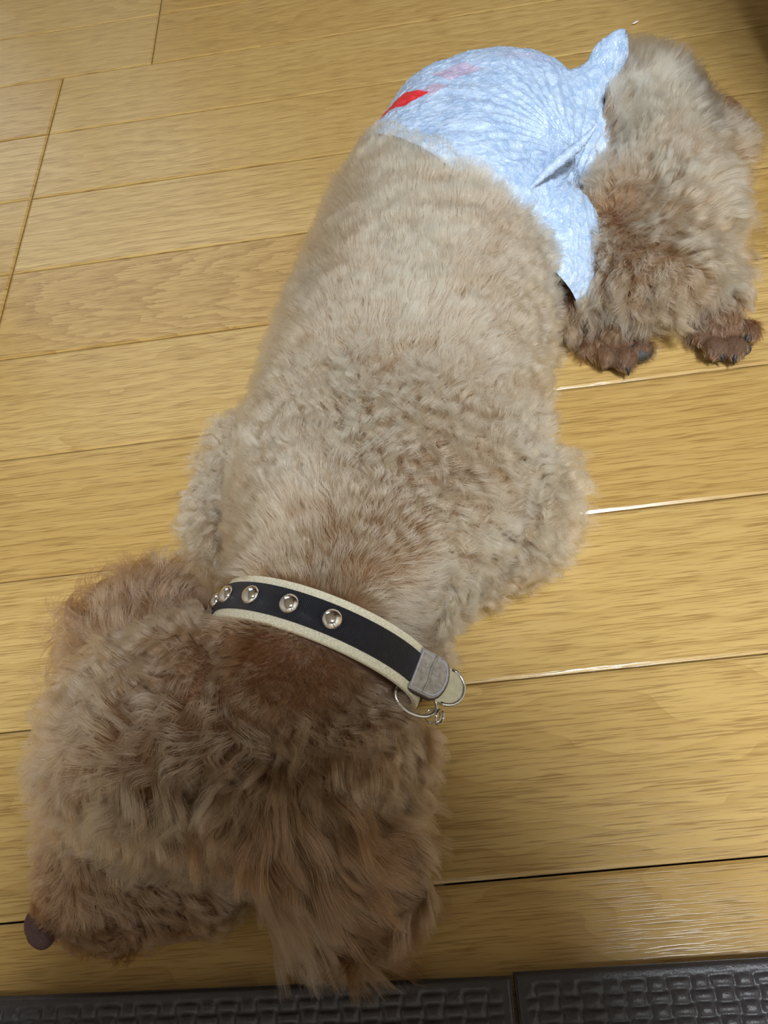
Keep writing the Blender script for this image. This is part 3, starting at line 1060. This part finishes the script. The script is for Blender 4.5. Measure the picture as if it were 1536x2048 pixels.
def px_of(p):
    r = (np.asarray(p) - np.array([0, 0, CAMH])) @ CAMR
    return 768 + F * r[0] / -r[2], 1024 - F * r[1] / -r[2]


def theta_at(px):
    best = min(np.linspace(0.0, math.pi, 721), key=lambda a: abs(px_of(ring(a, .004))[0] - px))
    return best


def stud_mesh():
    v, f = [], []
    prof = [(0.0046, 0.0), (0.0048, 0.0005), (0.0046, 0.0012), (0.0040, 0.0022), (0.0030, 0.0030), (0.0016, 0.0035)]
    n = 24
    for (r_, h) in prof:
        for k in range(n):
            a = 2 * math.pi * k / n
            v.append((r_ * math.cos(a), r_ * math.sin(a), h))
    v.append((0, 0, 0.0036))
    for i in range(len(prof) - 1):
        for k in range(n):
            f.append((i * n + k, i * n + (k + 1) % n, (i + 1) * n + (k + 1) % n, (i + 1) * n + k))
    for k in range(n):
        f.append(((len(prof) - 1) * n + k, (len(prof) - 1) * n + (k + 1) % n, len(v) - 1))
    return mesh_py('stud', v, f, True)


SM = stud_mesh()
t3, t4 = theta_at(664), theta_at(578)
stp = t4 - t3
ths = [t3, t4, t4 + stp * 1.05, t4 + stp * 2.05, t4 + stp * 3.1]
for i, th in enumerate(ths):
    o = link('stud', SM, M_stud if i == 0 else None, collar)
    p = ring(th, 0.0037)
    nv = norm(ring(th, 1.0) - ring(th, 0.0))
    o.location = p
    o.rotation_euler = Vector(nv).to_track_quat('Z', 'Y').to_euler()

# leather keeper over the strap end, buckle, tag ring and small rings (at the low end of the collar)
THB = 0.10


def frame_at(th):
    p = ring(th, 0.004)
    nv = norm(ring(th, 1.0) - ring(th, 0.0))
    tv = norm(ring(th - 0.02) - ring(th + 0.02))     # on along the strap, downwards
    return np.array(p), np.array(nv), np.array(tv)


kp, kn, kt = frame_at(0.28)
# the keeper leaves the neck a little: tilt its run outwards
kt = norm(kt * 0.55 + COL_S * 0.85)
kn = norm(kn - kt * (kn @ kt))
ka = np.cross(kn, kt)
if ka @ NECK_A < 0:
    ka = -ka


def kpt(a, t, o):
    return kp + ka * a + kt * t + kn * o


def plate(name, outline, o0, o1, arch=0.0):
    """flat piece with an outline in (across, along), thickness o0..o1"""
    n = len(outline)
    hmax = max(abs(a) for a, t in outline)
    h = lambda a, t: arch * (1 - (a / hmax) ** 2)
    v = [kpt(a, t, o0 + h(a, t)) for a, t in outline] + [kpt(a, t, o1 + h(a, t)) for a, t in outline]
    f = [tuple(range(n))[::-1], tuple(range(n, 2 * n))] + [(i, (i + 1) % n, n + (i + 1) % n, n + i) for i in range(n)]
    return mesh_py(name, v, f)


def tongue(hw, t0, t1, rnd):
    pts = [(-hw, t0), (hw, t0)]
    for a in np.linspace(0, math.pi, 14):
        pts.append((hw * math.cos(a), t1 - rnd + rnd * math.sin(a)))
    return pts


link('leather_keeper', plate('leather_keeper', tongue(.0098, -.004, .0125, .006), 0.0002, 0.0030), M_leather, collar)
ke = tongue(.0103, -.0045, .0134, .0062)
link('keeper_edge', plate('keeper_edge', ke, -0.0012, 0.0016), M_leatheredge, collar)
st = [Vector(kpt(a * .86, -.004 + (t + .004) * .9 + .0008, .0031)) for a, t in tongue(.0098, -.004, .0125, .006)]
link('stitching', tube('stitching', st, 0.00025, closed=True, n=6), M_thread, collar)
fold = [Vector(kpt(a, .0035 + .0003 * math.sin(a * 500), .0030)) for a in np.linspace(-.0094, .0094, 20)]
link('fold', tube('fold', fold, 0.0007, n=6), M_leather, collar)
bk = tongue(.0084, .006, .0232, .009)
link('buckle', plate('buckle', bk, -0.0030, -0.0014), M_brushed, collar)
bt = [Vector(kpt(a, t, -.0016)) for a, t in bk[2:]]
link('buckle_rim', tube('buckle_rim', bt, 0.0009, n=8), M_steel, collar)
# wide ring on the head side, then two small split rings
dc = kpt(.0115, .0035, -.003)
dr = [Vector(dc + ka * (.0065 * math.cos(a)) + kt * (.0105 * math.sin(a)) - kn * 0.0008) for a in np.linspace(0, 2 * math.pi, 40, endpoint=False)]
link('d_ring', tube('d_ring', dr, 0.00085, closed=True, n=8), M_steel, collar)
for (a0, t0, tilt) in ((.0150, .0135, .6), (.0140, .0165, -.7)):
    cc = kpt(a0, t0, -.003)
    x1 = ka
    x2 = norm(kt * math.cos(tilt) + kn * math.sin(tilt))
    sp = []
    for a in np.linspace(0, 4 * math.pi, 60):
        sp.append(Vector(cc + x1 * (.0034 * math.cos(a)) + x2 * (.0034 * math.sin(a)) + np.cross(x1, x2) * (.0005 * (a / (2 * math.pi) - 1))))
    link('split_ring', tube('split_ring', sp, 0.0004, n=6), M_steel, collar)

# ------------------------------------------------------------------ a scrap of lint on the floor beyond the bag
lp = [Vector(at(1264, 48, .0012)), Vector(at(1269, 46, .002)), Vector(at(1273, 44, .0018)), Vector(at(1278, 41, .001))]
lint = link('lint', tube('lint', lp, [0.0004, 0.0008, 0.0009, 0.0004], n=6), M_lint)
tag(lint, 'tiny white scrap of lint lying on the wooden floor beyond the bag', 'lint')
